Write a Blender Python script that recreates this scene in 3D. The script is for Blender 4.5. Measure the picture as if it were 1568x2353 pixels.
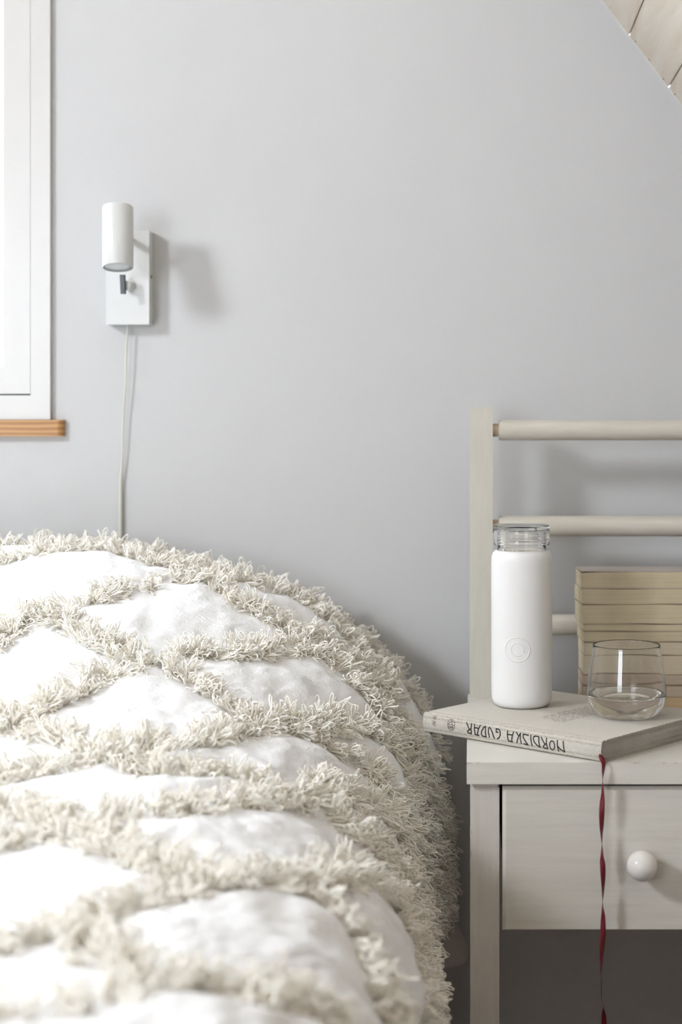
import bpy, bmesh, math, random
import numpy as np
from mathutils import Vector, noise, kdtree
random.seed(7); rng = np.random.default_rng(11)
for o in list(bpy.data.objects): bpy.data.objects.remove(o)
scn = bpy.context.scene
COL = scn.collection
PI = math.pi

# ------------------------------------------------------------------ camera
cam = bpy.data.cameras.new('camera'); camo = bpy.data.objects.new('camera', cam); COL.objects.link(camo)
camo.location = (0, 0, .91); camo.rotation_euler = (PI/2, 0, 0)
cam.sensor_fit = 'VERTICAL'; cam.sensor_height = 36; cam.sensor_width = 24
cam.lens = 3700/2353*36
cam.shift_x = -(1085-784)/2353; cam.shift_y = -(1176.5-950)/2353
cam.clip_start = .05
cam.dof.use_dof = True; cam.dof.focus_distance = 1.80; cam.dof.aperture_fstop = 4.2
scn.camera = camo
# ------------------------------------------------------------------ world, lights, exposure
W = bpy.data.worlds.new('sky'); scn.world = W; W.use_nodes = True
W.node_tree.nodes['Background'].inputs[0].default_value = (.88, .94, 1, 1)
W.node_tree.nodes['Background'].inputs[1].default_value = 1.6
def area(name, loc, to, sx, sy, power, col, spread=PI):
    l = bpy.data.lights.new(name, 'AREA'); l.shape = 'RECTANGLE'; l.size = sx; l.size_y = sy
    l.energy = power; l.color = col; l.spread = spread
    o = bpy.data.objects.new(name, l); COL.objects.link(o); o.location = loc
    o.rotation_euler = (Vector(to)-Vector(loc)).to_track_quat('-Z', 'Y').to_euler()
    return o
SKY = (-2.06, .25, 2.02)                      # centre of the roof window in the left slope
NRM = Vector((1.33, 0, -1)).normalized()
area('daylight_roof_window', SKY, (-.4, 2.15, 1.0), .40, .40, 26, (.90, .94, 1))
area('daylight_gable_window', (-1.06, 2.235, 1.5), (-1.06, 0, 1.35), .80, 1.0, 16, (.84, .92, 1))
area('added_front_fill', (-1.85, -2.35, 1.2), (-1.6, 2, 1.1), 1.15, 1.1, 22, (.84, .905, 1))  # fill light added behind the viewer to even out the wall
scn.view_settings.view_transform = 'Standard'; scn.view_settings.look = 'None'
scn.view_settings.gamma = 1; scn.view_settings.use_curve_mapping = False
scn.view_settings.exposure = 0.98
scn.cycles.use_denoising = True
scn.cycles.max_bounces = 32; scn.cycles.diffuse_bounces = 16; scn.cycles.transmission_bounces = 28; scn.cycles.transparent_max_bounces = 12
scn.cycles.sample_clamp_indirect = 4

# ------------------------------------------------------------------ materials
def mat(name, col, rough=.5, spec=.5, trans=0, ior=1.45, metal=0, sheen=0):
    m = bpy.data.materials.new(name); m.use_nodes = True
    b = m.node_tree.nodes['Principled BSDF']
    b.inputs['Base Color'].default_value = (*col, 1); b.inputs['Roughness'].default_value = rough
    b.inputs['Specular IOR Level'].default_value = spec; b.inputs['Transmission Weight'].default_value = trans
    b.inputs['IOR'].default_value = ior; b.inputs['Metallic'].default_value = metal
    b.inputs['Sheen Weight'].default_value = sheen
    return m
def nodes(m): return m.node_tree.nodes, m.node_tree.links, m.node_tree.nodes['Principled BSDF']
def coords(m, scale=(1,1,1), rot=(0,0,0)):
    N, L, b = nodes(m); tc = N.new('ShaderNodeTexCoord'); mp = N.new('ShaderNodeMapping')
    mp.inputs['Scale'].default_value = scale; mp.inputs['Rotation'].default_value = rot
    L.new(tc.outputs['Object'], mp.inputs[0]); return mp.outputs[0]
def noise_tex(m, vec, scale, detail=3, rough=.5, dist=0):
    N, L, b = nodes(m); t = N.new('ShaderNodeTexNoise'); t.inputs['Scale'].default_value = scale
    t.inputs['Detail'].default_value = detail; t.inputs['Roughness'].default_value = rough; t.inputs['Distortion'].default_value = dist
    L.new(vec, t.inputs['Vector']); return t.outputs['Fac']
def wave_tex(m, vec, scale, axis='X', dist=0, detail=2, dscale=1, typ='BANDS'):
    N, L, b = nodes(m); t = N.new('ShaderNodeTexWave'); t.wave_type = typ
    if typ == 'BANDS': t.bands_direction = axis
    t.inputs['Scale'].default_value = scale; t.inputs['Distortion'].default_value = dist
    t.inputs['Detail'].default_value = detail; t.inputs['Detail Scale'].default_value = dscale
    L.new(vec, t.inputs['Vector']); return t.outputs['Fac']
def ramp(m, fac, stops, target='Base Color'):
    N, L, b = nodes(m); r = N.new('ShaderNodeValToRGB'); L.new(fac, r.inputs[0])
    e = r.color_ramp.elements
    while len(e) < len(stops): e.new(.5)
    for k, (p, c) in enumerate(stops): e[k].position = p; e[k].color = (*c, 1)
    if target: L.new(r.outputs[0], b.inputs[target])
    return r.outputs[0]
def math_node(m, op, a, c):
    N, L, b = nodes(m); n = N.new('ShaderNodeMath'); n.operation = op
    for k, v in enumerate((a, c)):
        if isinstance(v, (int, float)): n.inputs[k].default_value = v
        else: L.new(v, n.inputs[k])
    return n.outputs[0]
def bump(m, h, strength, dist):
    N, L, b = nodes(m); n = N.new('ShaderNodeBump'); n.inputs['Strength'].default_value = strength; n.inputs['Distance'].default_value = dist
    L.new(h, n.inputs['Height'])
    if b.inputs['Normal'].links: L.new(b.inputs['Normal'].links[0].from_socket, n.inputs['Normal'])
    L.new(n.outputs[0], b.inputs['Normal'])

M = {}
M['wall'] = mat('wall_paint', (.80,.80,.79), .55, .35)
v = coords(M['wall']); bump(M['wall'], noise_tex(M['wall'], v, 9, 4), .25, .004); bump(M['wall'], noise_tex(M['wall'], v, 260, 2), .12, .0006)
ramp(M['wall'], noise_tex(M['wall'], v, 2.2, 4), [(.3,(.490,.496,.502)),(.7,(.506,.512,.517))])
M['shell'] = mat('room_paint', (.66,.61,.55), .7, .2)
M['plank'] = mat('whitewashed_plank', (.7,.62,.52), .6, .3)
v = coords(M['plank'], (14, 1.6, 14)); n1 = noise_tex(M['plank'], v, 1.6, 5, .6, 1.5)
ramp(M['plank'], n1, [(.28,(0.435,0.348,0.270)),(.45,(0.539,0.479,0.400)),(.65,(0.583,0.539,0.479)),(.85,(0.505,0.435,0.357))]); bump(M['plank'], n1, .2, .001)
M['gap'] = mat('plank_gap', (.10,.08,.06), .9)
M['floor'] = mat('floor_boards', (.13,.095,.07), .5)
v = coords(M['floor'], (8,1,1)); ramp(M['floor'], noise_tex(M['floor'], v, 5, 5), [(.3,(.10,.052,.026)),(.7,(.16,.088,.046))])
M['winwhite'] = mat('window_paint', (0.539,0.535,0.526), .3, .5)
M['seal'] = mat('window_seal', (.02,.02,.02), .6)
M['pane'] = mat('window_glass', (1,1,1), 0, .5, 1, 1.0)
M['pine'] = mat('pine', (.62,.36,.16), .35, .5)
v = coords(M['pine'], (3, 9, 22)); g = wave_tex(M['pine'], v, 1.9, 'Z', 4.5, 2, .8)
ramp(M['pine'], g, [(.0,(.47,.27,.11)),(.55,(.42,.225,.085)),(.8,(.24,.105,.035)),(1,(.36,.18,.065))])
M['lampwhite'] = mat('lamp_enamel', (.56,.57,.565), .32, .5)
M['cord'] = mat('cord_plastic_shaded', (.56,.56,.50), .4)  # colour darkened to take in the cord's shadow on the wall
M['chrome'] = mat('brushed_chrome', (.75,.76,.77), .2, .5, 0, 1.45, 1)
M['darkmetal'] = mat('dark_lever', (.05,.055,.065), .35)
M['greyring'] = mat('grey_ring', (.22,.24,.25), .4)
M['reflector'] = mat('lamp_reflector', (.9,.9,.9), .12, .5, 0, 1.45, 1)
M['bulbglass'] = mat('bulb_lens', (.80,.83,.84), .25, .5, .35, 1.45)
def painted(name, c0, c1, sc, rough):
    m = mat(name, c0, rough, .5); v = coords(m, sc); f = noise_tex(m, v, 6, 5, .6)
    ramp(m, f, [(.3, c0), (.7, c1)]); bump(m, f, .35, .0007); bump(m, noise_tex(m, v, 40, 3), .2, .0002); return m
M['paint_h'] = painted('white_paint_brushed_across', (0.582,0.565,0.515), (0.634,0.620,0.572), (2, 2, 30), .22)
M['paint_v'] = painted('white_paint_brushed_down', (0.539,0.518,0.479), (0.600,0.583,0.548), (30, 30, 2), .3)
M['paint_cream'] = painted('cream_paint', (0.487,0.470,0.409), (0.539,0.526,0.470), (22, 22, 3), .4)
M['paint_rail'] = painted('cream_rail_paint', (0.487,0.461,0.396), (0.548,0.526,0.470), (3, 26, 26), .35)
M['rawwood'] = mat('bare_wood', (.50,.40,.28), .6)
M['dark'] = mat('dark_inside', (.02,.018,.015), .9)
M['chip'] = mat('paint_chip', (.22,.13,.06), .7)
M['knob'] = mat('white_gloss_knob', (0.679,0.666,0.635), .12, .5)
M['cloth'] = mat('blanket_cotton', (.80,.80,.805), .9, .15, sheen=.1)
v = coords(M['cloth'])
bump(M['cloth'], noise_tex(M['cloth'], v, 600, 3, .7), .7, .0014)
bump(M['cloth'], noise_tex(M['cloth'], v, 110, 4, .65), .6, .003)
bump(M['cloth'], noise_tex(M['cloth'], coords(M['cloth'], (26, 95, 60), (0,0,.5)), 1, 4, .6, .8), .45, .004)
M['yarn'] = mat('cotton_yarn', (.87,.835,.765), .85, .15)
v = coords(M['yarn']); yc_ = ramp(M['yarn'], noise_tex(M['yarn'], v, 60, 2), [(.3,(.989,.958,.885)),(.7,(.99,.972,.925))])
N_y, L_y, b_y = nodes(M['yarn']); tr = N_y.new('ShaderNodeBsdfTranslucent'); mx = N_y.new('ShaderNodeMixShader'); mx.inputs[0].default_value = .12
L_y.new(yc_, tr.inputs[0]); L_y.new(b_y.outputs[0], mx.inputs[1]); L_y.new(tr.outputs[0], mx.inputs[2]); L_y.new(mx.outputs[0], N_y['Material Output'].inputs[0])
M['sheet'] = mat('grey_bed_linen', (.42,.39,.36), .9, .1)
M['mattress'] = mat('mattress_ticking', (.7,.69,.66), .9)
M['bedwood'] = mat('bed_frame_wood', (.35,.24,.15), .5)
A = math.atan2(.646, -.7635)
M['linen'] = mat('book_linen', (.60,.57,.50), .85, .15)
v = coords(M['linen'], (1,1,1), (0,0,-A))
w1 = wave_tex(M['linen'], v, 290, 'X', 1.2, 2, 2); w2 = wave_tex(M['linen'], v, 290, 'Y', 1.2, 2, 2); w3 = wave_tex(M['linen'], v, 290, 'Z', 1.2, 2, 2)
ww = math_node(M['linen'], 'ADD', math_node(M['linen'], 'MULTIPLY', w1, w2), math_node(M['linen'], 'MULTIPLY', w3, .5))
nn = math_node(M['linen'], 'ADD', math_node(M['linen'], 'MULTIPLY', ww, .55), math_node(M['linen'], 'MULTIPLY', noise_tex(M['linen'], v, 500, 2), .55))
ramp(M['linen'], nn, [(.28,(.24,.215,.18)),(.46,(.40,.372,.325)),(.66,(.51,.485,.435))]); bump(M['linen'], ww, .4, .0003)
def pages(name, c0, c1, s=900):
    m = mat(name, c0, .85, .1); v = coords(m, (1.2, 1.2, 1)); f = wave_tex(m, v, s/20, 'Z', 2.5, 4, 2)
    f2 = noise_tex(m, coords(m, (3, 3, s)), 1, 3); f3 = noise_tex(m, v, 22, 3)
    k = math_node(m, 'ADD', math_node(m, 'MULTIPLY', f2, .6), math_node(m, 'MULTIPLY', f3, .4))
    ramp(m, k, [(.35, c0), (.6, c1)]); bump(m, f2, .5, .0004); return m
M['page_grey'] = pages('book_pages', (.34,.32,.29), (.52,.50,.46), 1400)
M['page_tan'] = pages('aged_pages', (0.374,0.313,0.217), (0.452,0.392,0.278))
M['page_pale'] = pages('pale_aged_pages', (0.409,0.357,0.261), (0.496,0.435,0.331))
M['page_brown'] = pages('browned_pages', (0.331,0.244,0.139), (0.409,0.313,0.191))
M['page_rose'] = pages('rosy_pages', (0.322,0.261,0.200), (0.400,0.331,0.261))
M['cover_grey'] = mat('grey_card_cover', (.36,.33,.30), .5)
M['cover_tan'] = mat('tan_card_cover', (.25,.20,.13), .6)
M['ink'] = mat('black_ink', (.012,.011,.01), .5)
M['ink_soft'] = mat('brown_black_ink', (.07,.055,.045), .6)
M['ribbon'] = mat('dark_red_satin', (.14,.007,.016), .4, .5)
v = coords(M['ribbon']); bump(M['ribbon'], wave_tex(M['ribbon'], v, 500, 'Z'), .4, .0002)
M['silicone'] = mat('white_silicone', (0.696,0.696,0.692), .5, .4)
M['glass'] = mat('clear_glass', (1,1,1), 0, .5, 1, 1.42)
M['acrylic'] = mat('clear_acrylic', (1,1,1), .01, .5, 1, 1.36)
M['neckglass'] = mat('neck_glass', (1,1,1), 0, .5, 1, 1.38)
M['water'] = mat('water', (1,1,1), 0, .5, 1, 1.33)

# ------------------------------------------------------------------ helpers
def empty(name, loc, label, cat, group=None):
    o = bpy.data.objects.new(name, None); o.empty_display_size = .05; COL.objects.link(o); o.location = loc
    o['label'] = label; o['category'] = cat
    if group: o['group'] = group
    return o
def world_loc(p):
    v = Vector((0,0,0))
    while p is not None: v += Vector(p.location); p = p.parent
    return v
def finish(name, me, m, parent=None, smooth=False, base=None):
    """vertices are in world space; the object's origin goes to its parent's, or to `base`"""
    me.materials.append(m) if m else None
    off = world_loc(parent) if parent else Vector(base or (0,0,0))
    me.transform(__import__('mathutils').Matrix.Translation(-off))
    if smooth:
        me.polygons.foreach_set('use_smooth', [True]*len(me.polygons))
    me.update()
    o = bpy.data.objects.new(name, me); COL.objects.link(o)
    if parent: o.parent = parent
    else: o.location = off
    return o
def from_bm(name, bm, m, parent=None, smooth=False, base=None, bevel=0, seg=2, auto=False):
    if bevel:
        es = [e for e in bm.edges if len(e.link_faces) == 2 and e.calc_face_angle(0) > .6]
        bmesh.ops.bevel(bm, geom=es, offset=bevel, segments=seg, profile=.5, affect='EDGES')
    bmesh.ops.recalc_face_normals(bm, faces=bm.faces)
    me = bpy.data.meshes.new(name); bm.to_mesh(me); bm.free()
    o = finish(name, me, m, parent, smooth, base)
    if auto:
        me.polygons.foreach_set('use_smooth', [True]*len(me.polygons))
        for e_ in me.edges: pass
        me.set_sharp_from_angle(angle=.6)
    return o
def tag(o, label=None, cat=None, group=None, kind=None):
    if label: o['label'] = label
    if cat: o['category'] = cat
    if group: o['group'] = group
    if kind: o['kind'] = kind
    return o
def add_box(bm, x0, x1, y0, y1, z0, z1):
    vs = [bm.verts.new((x, y, z)) for x in (x0, x1) for y in (y0, y1) for z in (z0, z1)]
    for f in ((0,1,3,2),(4,6,7,5),(0,4,5,1),(2,3,7,6),(0,2,6,4),(1,5,7,3)): bm.faces.new([vs[i] for i in f])
    return vs
def box(name, d, m, parent=None, bevel=0, base=None, seg=2):
    bm = bmesh.new(); add_box(bm, *d); return from_bm(name, bm, m, parent, bevel=bevel, base=base, seg=seg, auto=bool(bevel))
def prism(bm, pts, dvec):
    a = [bm.verts.new(p) for p in pts]; b = [bm.verts.new(Vector(p)+Vector(dvec)) for p in pts]
    bm.faces.new(a); bm.faces.new(b[::-1]); n = len(a)
    for i in range(n): bm.faces.new((a[i], a[(i+1)%n], b[(i+1)%n], b[i]))
def lathe(bm, prof, c, axis=Vector((0,0,1)), n=64, closed=False, ref=None):
    axis = Vector(axis).normalized(); u = axis.orthogonal().normalized() if ref is None else Vector(ref); w = axis.cross(u)
    rings = []
    for r, h in prof:
        if r < 1e-6: rings.append([bm.verts.new(Vector(c)+axis*h)])
        else: rings.append([bm.verts.new(Vector(c)+axis*h+(u*math.cos(2*PI*k/n)+w*math.sin(2*PI*k/n))*r) for k in range(n)])
    rr = list(zip(rings, rings[1:])) + ([(rings[-1], rings[0])] if closed else [])
    for a, b in rr:
        for k in range(n):
            j = (k+1) % n
            q = [a[k%len(a)], a[j%len(a)], b[j%len(b)], b[k%len(b)]]
            q = list(dict.fromkeys(q))
            if len(q) > 2: bm.faces.new(q)
def tube(bm, pts, r, n=8, cap=True):
    pts = [Vector(p) for p in pts]; prev = None; up = None
    for i, p in enumerate(pts):
        t = (pts[min(i+1, len(pts)-1)]-pts[max(i-1, 0)]).normalized()
        if up is None: up = t.orthogonal().normalized()
        up = (up - t*up.dot(t)).normalized(); w = t.cross(up)
        rr = r[i] if isinstance(r, (list, tuple)) else r
        ring = [bm.verts.new(p+(up*math.cos(2*PI*k/n)+w*math.sin(2*PI*k/n))*rr) for k in range(n)]
        if prev:
            for k in range(n): bm.faces.new((prev[k], prev[(k+1)%n], ring[(k+1)%n], ring[k]))
        elif cap: bm.faces.new(ring[::-1])
        prev = ring
    if cap: bm.faces.new(prev)
def smooth_path(pts, n=6):
    out = []; P = [Vector(p) for p in pts]
    for i in range(len(P)-1):
        a, b, c, d = P[max(i-1,0)], P[i], P[i+1], P[min(i+2, len(P)-1)]
        for k in range(n):
            t = k/n
            out.append(.5*((2*b)+(c-a)*t+(2*a-5*b+4*c-d)*t*t+(3*b-a-3*c+d)*t**3))
    return out+[P[-1]]

# ------------------------------------------------------------------ the room
YW = 2.15                                            # inner face of the gable wall
ZS, XS = 1.462, .174                                 # the right slope meets the wall here
SL = 1.33; XR = -1.1; ZR = ZS+SL*(XS-XR)             # ridge
XK = .896; ZK = ZS-SL*(XK-XS); XL = 2*XR-XK          # knee walls
Y0 = -2.3
bm = bmesh.new()
wx0, wx1, wz0, wz1 = -1.56, -.58, .905, 2.10         # gable window opening
def wallpoly(bm, pts): prism(bm, [(x, YW, z) for x, z in pts], (0, .15, 0))
wallpoly(bm, [(wx1, 0), (XK+.1, 0), (XK+.1, ZK-.13), (wx1, ZR-SL*(wx1-XR)+.0)])
wallpoly(bm, [(XL-.1, 0), (wx0, 0), (wx0, ZR-SL*(XR-wx0)), (XL-.1, ZK-.13)])
wallpoly(bm, [(wx0, 0), (wx1, 0), (wx1, wz0), (wx0, wz0)])
wallpoly(bm, [(wx0, wz1), (wx1, wz1), (wx1, ZR-SL*(wx1-XR)), (XR, ZR), (wx0, ZR-SL*(XR-wx0))])
tag(from_bm('wall_back', bm, M['wall']), 'white painted gable wall behind the bed and nightstand', kind='structure')
bm = bmesh.new(); fx0, fx1, fz0, fz1 = -2.45, -1.25, .6, 1.8  # opening made for the added front fill light
def fw(pts): prism(bm, [(x, Y0-.15, z) for x, z in pts], (0, .15, 0))
fw([(fx1, 0), (XK+.1, 0), (XK+.1, ZK-.13), (fx1, ZR-SL*(fx1-XR))]); fw([(XL-.1, 0), (fx0, 0), (fx0, ZR-SL*(XR-fx0)), (XL-.1, ZK-.13)])
fw([(fx0, 0), (fx1, 0), (fx1, fz0), (fx0, fz0)]); fw([(fx0, fz1), (fx1, fz1), (fx1, ZR-SL*(fx1-XR)), (XR, ZR), (fx0, ZR-SL*(XR-fx0))])
tag(from_bm('wall_front', bm, M['shell']), 'white wall behind the viewer with an opening for the added fill light', kind='structure')
tag(box('floor', (XL-.1, XK+.1, Y0-.15, YW+.15, -.05, 0), M['floor']), 'dark wooden floor', kind='structure')
tag(box('wall_right', (XK, XK+.08, Y0, YW, 0, ZK), M['shell']), 'low knee wall under the right slope', kind='structure')
tag(box('wall_left', (XL-.08, XL, Y0, YW, 0, ZK), M['shell']), 'low knee wall under the left slope', kind='structure')
tag(box('baseboard_back', (XL, XK, YW-.014, YW, 0, .075), M['winwhite'], bevel=.003), 'white skirting board along the gable wall', kind='structure')
# right slope: a backing with single planks under it
dS = Vector((1, 0, -SL)).normalized(); nS = Vector((-SL, 0, -1)).normalized()      # down the slope, into the room
R0 = Vector((XR, 0, ZR)); Llen = (XK-XR)/dS.x
bm = bmesh.new(); o0 = R0-nS*.012
prism(bm, [o0+Vector((0,Y0,0)), o0+dS*(Llen+.1)+Vector((0,Y0,0)), o0+dS*(Llen+.1)-nS*.06+Vector((0,Y0,0)), o0-nS*.06+Vector((0,Y0,0))], (0, YW-Y0, 0))
roof = tag(from_bm('ceiling_right', bm, M['gap']), 'sloping ceiling clad in whitewashed planks', kind='structure')
s_wall = (XS-XR)/dS.x                                                            # slope length where the frame's top edge cuts
s_j = (Vector((XS+(82)/1721*1.0*.752, 0, 0)).x-XR)/dS.x
joint0 = s_wall + .0596                                                          # joint seen at the top of the frame
pw = .0869
k0 = -int(joint0/pw)-1
for k in range(k0, int((Llen-joint0)/pw)+1):
    a, b = max(0, joint0+k*pw), min(Llen, joint0+(k+1)*pw)
    if b-a < .01: continue
    a += .0009; b -= .0009
    jy = YW-.0015-random.random()*.001
    bm = bmesh.new(); p = lambda s, h, y: R0+dS*s+nS*h+Vector((0, y, 0))
    prism(bm, [p(a,-.0115,Y0), p(b,-.0115,Y0), p(b,random.uniform(-.0006,.0006),Y0), p(a,random.uniform(-.0006,.0006),Y0)], (0, jy-Y0, 0))
    from_bm('plank', bm, M['plank'], roof, bevel=.0007, seg=1)
bm = bmesh.new()
for k in range(k0+1, int((Llen-joint0)/pw)):
    for f in (.15, .5, .86):
        s = joint0+(k+f)*pw; c = R0+dS*s+Vector((0, YW-.012+random.uniform(-.002,.002), 0))
        lathe(bm, [(0,.0013),(.0007,.0012),(.0011,0),(.0011,-.002),(0,-.002)], c, nS, 8)
tag(from_bm('nail_head', bm, M['gap'], roof), kind='stuff')
# left slope with the roof window opening
dL = Vector((-1, 0, -SL)).normalized(); nL = Vector((SL, 0, -1)).normalized()
sc_ = (XR-SKY[0])/-dL.x; bm = bmesh.new()
def slab(bm, s0, s1, y0, y1):
    q = R0+dL*s0; r = R0+dL*s1
    prism(bm, [q+Vector((0,y0,0)), r+Vector((0,y0,0)), r-nL*.1+Vector((0,y0,0)), q-nL*.1+Vector((0,y0,0))], (0, y1-y0, 0))
ya, yb, sa, sb = SKY[1]-.25, SKY[1]+.25, sc_-.33, sc_+.33
slab(bm, 0, Llen, Y0, ya); slab(bm, 0, Llen, yb, YW); slab(bm, 0, sa, ya, yb); slab(bm, sb, Llen, ya, yb)
tag(from_bm('ceiling_left', bm, M['shell']), 'sloping ceiling with a roof window', kind='structure')

# gable window: casing, sash, seal, pane, and the pine sill
PX = lambda px, D: (px-1085)/3700*D
PZ = lambda py, D: .91-(py-950)/3700*D
win = box('window_1', (0,0,0,0,0,0), None) if False else None
def frame_bm(x0, x1, z0, z1, t, y0, y1, tb=None):
    bm = bmesh.new(); tb = tb or t
    add_box(bm, x0, x0+t, y0, y1, z0, z1); add_box(bm, x1-t, x1, y0, y1, z0, z1)
    add_box(bm, x0+t, x1-t, y0, y1, z0, z0+tb); add_box(bm, x0+t, x1-t, y0, y1, z1-t, z1)
    return bm
xr = PX(115, 2.142); xj = PX(72, 2.146); xp = PX(5, 2.14)
zt = wz1+.02; xl = -1.575
zsill = PZ(964, 2.142); zgap = PZ(905.5, 2.146)
win = tag(from_bm('window_1', frame_bm(xl, xr, zsill, zt, xr-xj, 2.142, 2.20, zgap-.0018-zsill), M['winwhite'], bevel=.0015), 'white painted window in the gable wall at the upper left', kind='structure')
sx1 = xj-.0012; sx0 = xl+(xr-xj)+.0012; sz0 = zgap+.0005; sz1 = zt-(xr-xj)-.0012
from_bm('sash', frame_bm(sx0, sx1, sz0, sz1, sx1-xp, 2.1445, 2.19), M['winwhite'], win, bevel=.0018)
box('seal', (sx0, sx1, 2.1448, 2.16, zgap-.0016, zgap+.0001), M['seal'], win)
box('pane', (sx0+.03, sx1-.03, 2.176, 2.180, sz0+.03, sz1-.03), M['pane'], win)
bm = bmesh.new(); D = 2.137; X1 = PX(144.5, D); Zt = PZ(965, D); Zb = PZ(1002.5, D); rr = .008
pts = [(xl-.03, YW-.0005), (xl-.03, D)]
for k in range(7): a = PI/2*k/6; pts.append((X1-rr+math.sin(a)*rr, D+rr-math.cos(a)*rr))
pts += [(X1, YW-.0005)]
prism(bm, [(x, y, Zb) for x, y in pts], (0, 0, Zt-Zb))
sill = from_bm('sill', bm, M['pine'], win, bevel=.0013, auto=True)

# ------------------------------------------------------------------ wall lamp
lx = -.4545
lamp = empty('wall_lamp', (lx, YW, 1.03), 'white reading lamp with a tube shade and flat plate on the wall left of centre', 'lamp')
yb_ = YW-.026
pl = box('wall_plate', (PX(243.5,yb_), PX(343,yb_), yb_, YW-.0004, PZ(745.5,yb_), PZ(530,yb_)), M['lampwhite'], lamp, bevel=.0022, seg=3)
zc = (PZ(468,2.05)+PZ(628,2.05))/2+.0015; tilt = math.radians(13)
ax = Vector((-.22*math.sin(tilt), math.sin(tilt), math.cos(tilt))).normalized(); c0 = Vector((PX(271.3, 2.05), 2.05, zc)); hl = .0405; R = .0194
bm = bmesh.new()
lathe(bm, [(0,hl),(R-.001,hl),(R-.0003,hl-.0003),(R,hl-.001),(R,-hl+.0006),(R-.0004,-hl),(R-.0010,-hl),(R-.0011,-hl+.001),(R-.0011,-hl+.012),(0,-hl+.014)], c0, ax, 64)
from_bm('lamp_shade', bm, M['lampwhite'], lamp, auto=True)
bm = bmesh.new(); lathe(bm, [(R-.0012,-hl+.0004),(R-.0012,-hl+.003),(R-.0023,-hl+.003),(R-.0023,-hl+.0006),(R-.0012,-hl+.0004)], c0, ax, 48)
from_bm('ring', bm, M['greyring'], lamp, smooth=True)
bm = bmesh.new(); lathe(bm, [(R-.0024,-hl+.0022),(R*.6,-hl+.006),(R*.3,-hl+.0095),(0,-hl+.010)], c0, ax, 10)
from_bm('reflector', bm, M['reflector'], lamp)
bm = bmesh.new(); lathe(bm, [(0,-hl+.001),(R*.5,-hl+.0012),(R-.0024,-hl+.0010),(R-.0024,-hl+.0020),(0,-hl+.0022)], c0, ax, 40)
from_bm('bulb_lens', bm, M['bulbglass'], lamp, smooth=True)
bm = bmesh.new(); tube(bm, [(lx+.004, yb_+.001, zc+.004), (lx+.004, yb_-.012, zc+.004), (c0.x+.002, 2.05+R-.002, zc+.002)], .0042, 20)
from_bm('arm', bm, M['lampwhite'], lamp, smooth=True)
bm = bmesh.new(); kc = Vector((PX(299, yb_), yb_, PZ(658, yb_)))
lathe(bm, [(0,.017),(.0058,.017),(.0062,.0165),(.0062,.006),(.0069,.0055),(.0069,.0038),(.0062,.0035),(.0073,.003),(.0073,-.0005),(0,-.0005)], kc, (-.12,-1,0), 32)
kn = from_bm('switch_knob', bm, M['lampwhite'], lamp, auto=True)
bm = bmesh.new(); D = 2.10; zt_, zb2 = PZ(631, D), PZ(675.5, D)
prism(bm, [(PX(275, D), D, zt_), (PX(285, D), D-.0004, zt_), (PX(286.8, D), D-.0004, zb2), (PX(277, D), D, zb2)], (.0012, .004, 0))
from_bm('lever', bm, M['darkmetal'], lamp, bevel=.0003)
bm = bmesh.new(); tube(bm, [(PX(284, 2.104), 2.1035, kc.z), (kc.x-.002, 2.111, kc.z)], .0022, 12); from_bm('lever_pin', bm, M['chrome'], lamp, smooth=True)
bm = bmesh.new(); lathe(bm, [(0,.0012),(.002,.0009),(.0024,0),(.0024,-.001),(0,-.001)], (PX(343,yb_), YW-.013, PZ(635, 2.13)), (1,0,0), 16); from_bm('screw', bm, M['darkmetal'], lamp)
pts = [(293.5,742,2.138),(292,765,2.138),(289.5,795,2.138),(288.5,830,2.138),(288,870,2.139),(285,920,2.140),(282,970,2.141),(280.5,1030,2.142),(279,1075,2.144),(276.5,1110,2.145),(276,1170,2.1455),(276,1245,2.1455),(276,1330,2.1465),(276,1500,2.1465)]
bm = bmesh.new(); tube(bm, smooth_path([(PX(x, d)+.0005, d, PZ(y, d)) for x, y, d in pts], 5), [.0013+.0013*min(1, max(0, (k-38)/12)) for k in range(200)], 10)  # lower cord thickened to stand in for the shadow merging with it
from_bm('cord', bm, M['cord'], lamp, smooth=True)

# ------------------------------------------------------------------ nightstand with ladder back
TX0, TX1, YF, ZT = -.0054, .3625, 1.661, .55
ns = empty('nightstand', ((TX0+TX1)/2, 1.86, 0), 'white painted nightstand with one drawer and a ladder back rail', 'nightstand')
YL = 1.669; YPF = 2.035; YPB = 2.066
box('tabletop', (TX0, TX1, YF, YPB, ZT-.0225, ZT), M['paint_h'], ns, bevel=.0016)
bm = bmesh.new()
for x, w in ((1076, 7), (1082, 5), (1098, 9), (1526, 7), (1460, 11), (1468, 5), (1553, 8)):
    X = PX(x, YF); ww_ = w/2228/2
    prism(bm, [(X-ww_, YF-.0002, ZT-.0004), (X-ww_*.2, YF-.00025, ZT-.0013), (X+ww_*.6, YF-.00025, ZT-.0008), (X+ww_, YF-.0002, ZT-.0006), (X+ww_*.5, YF+.0012, ZT+.00012), (X-ww_*.6, YF+.0010, ZT+.00012)], (0, .0003, -.0001))
tag(from_bm('paint_chips', bm, M['chip'], ns), 'brown chips along the white top edge', kind='stuff')
lw = .0302; LX0 = -.0018; RX1 = TX1-(LX0-TX0)
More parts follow.
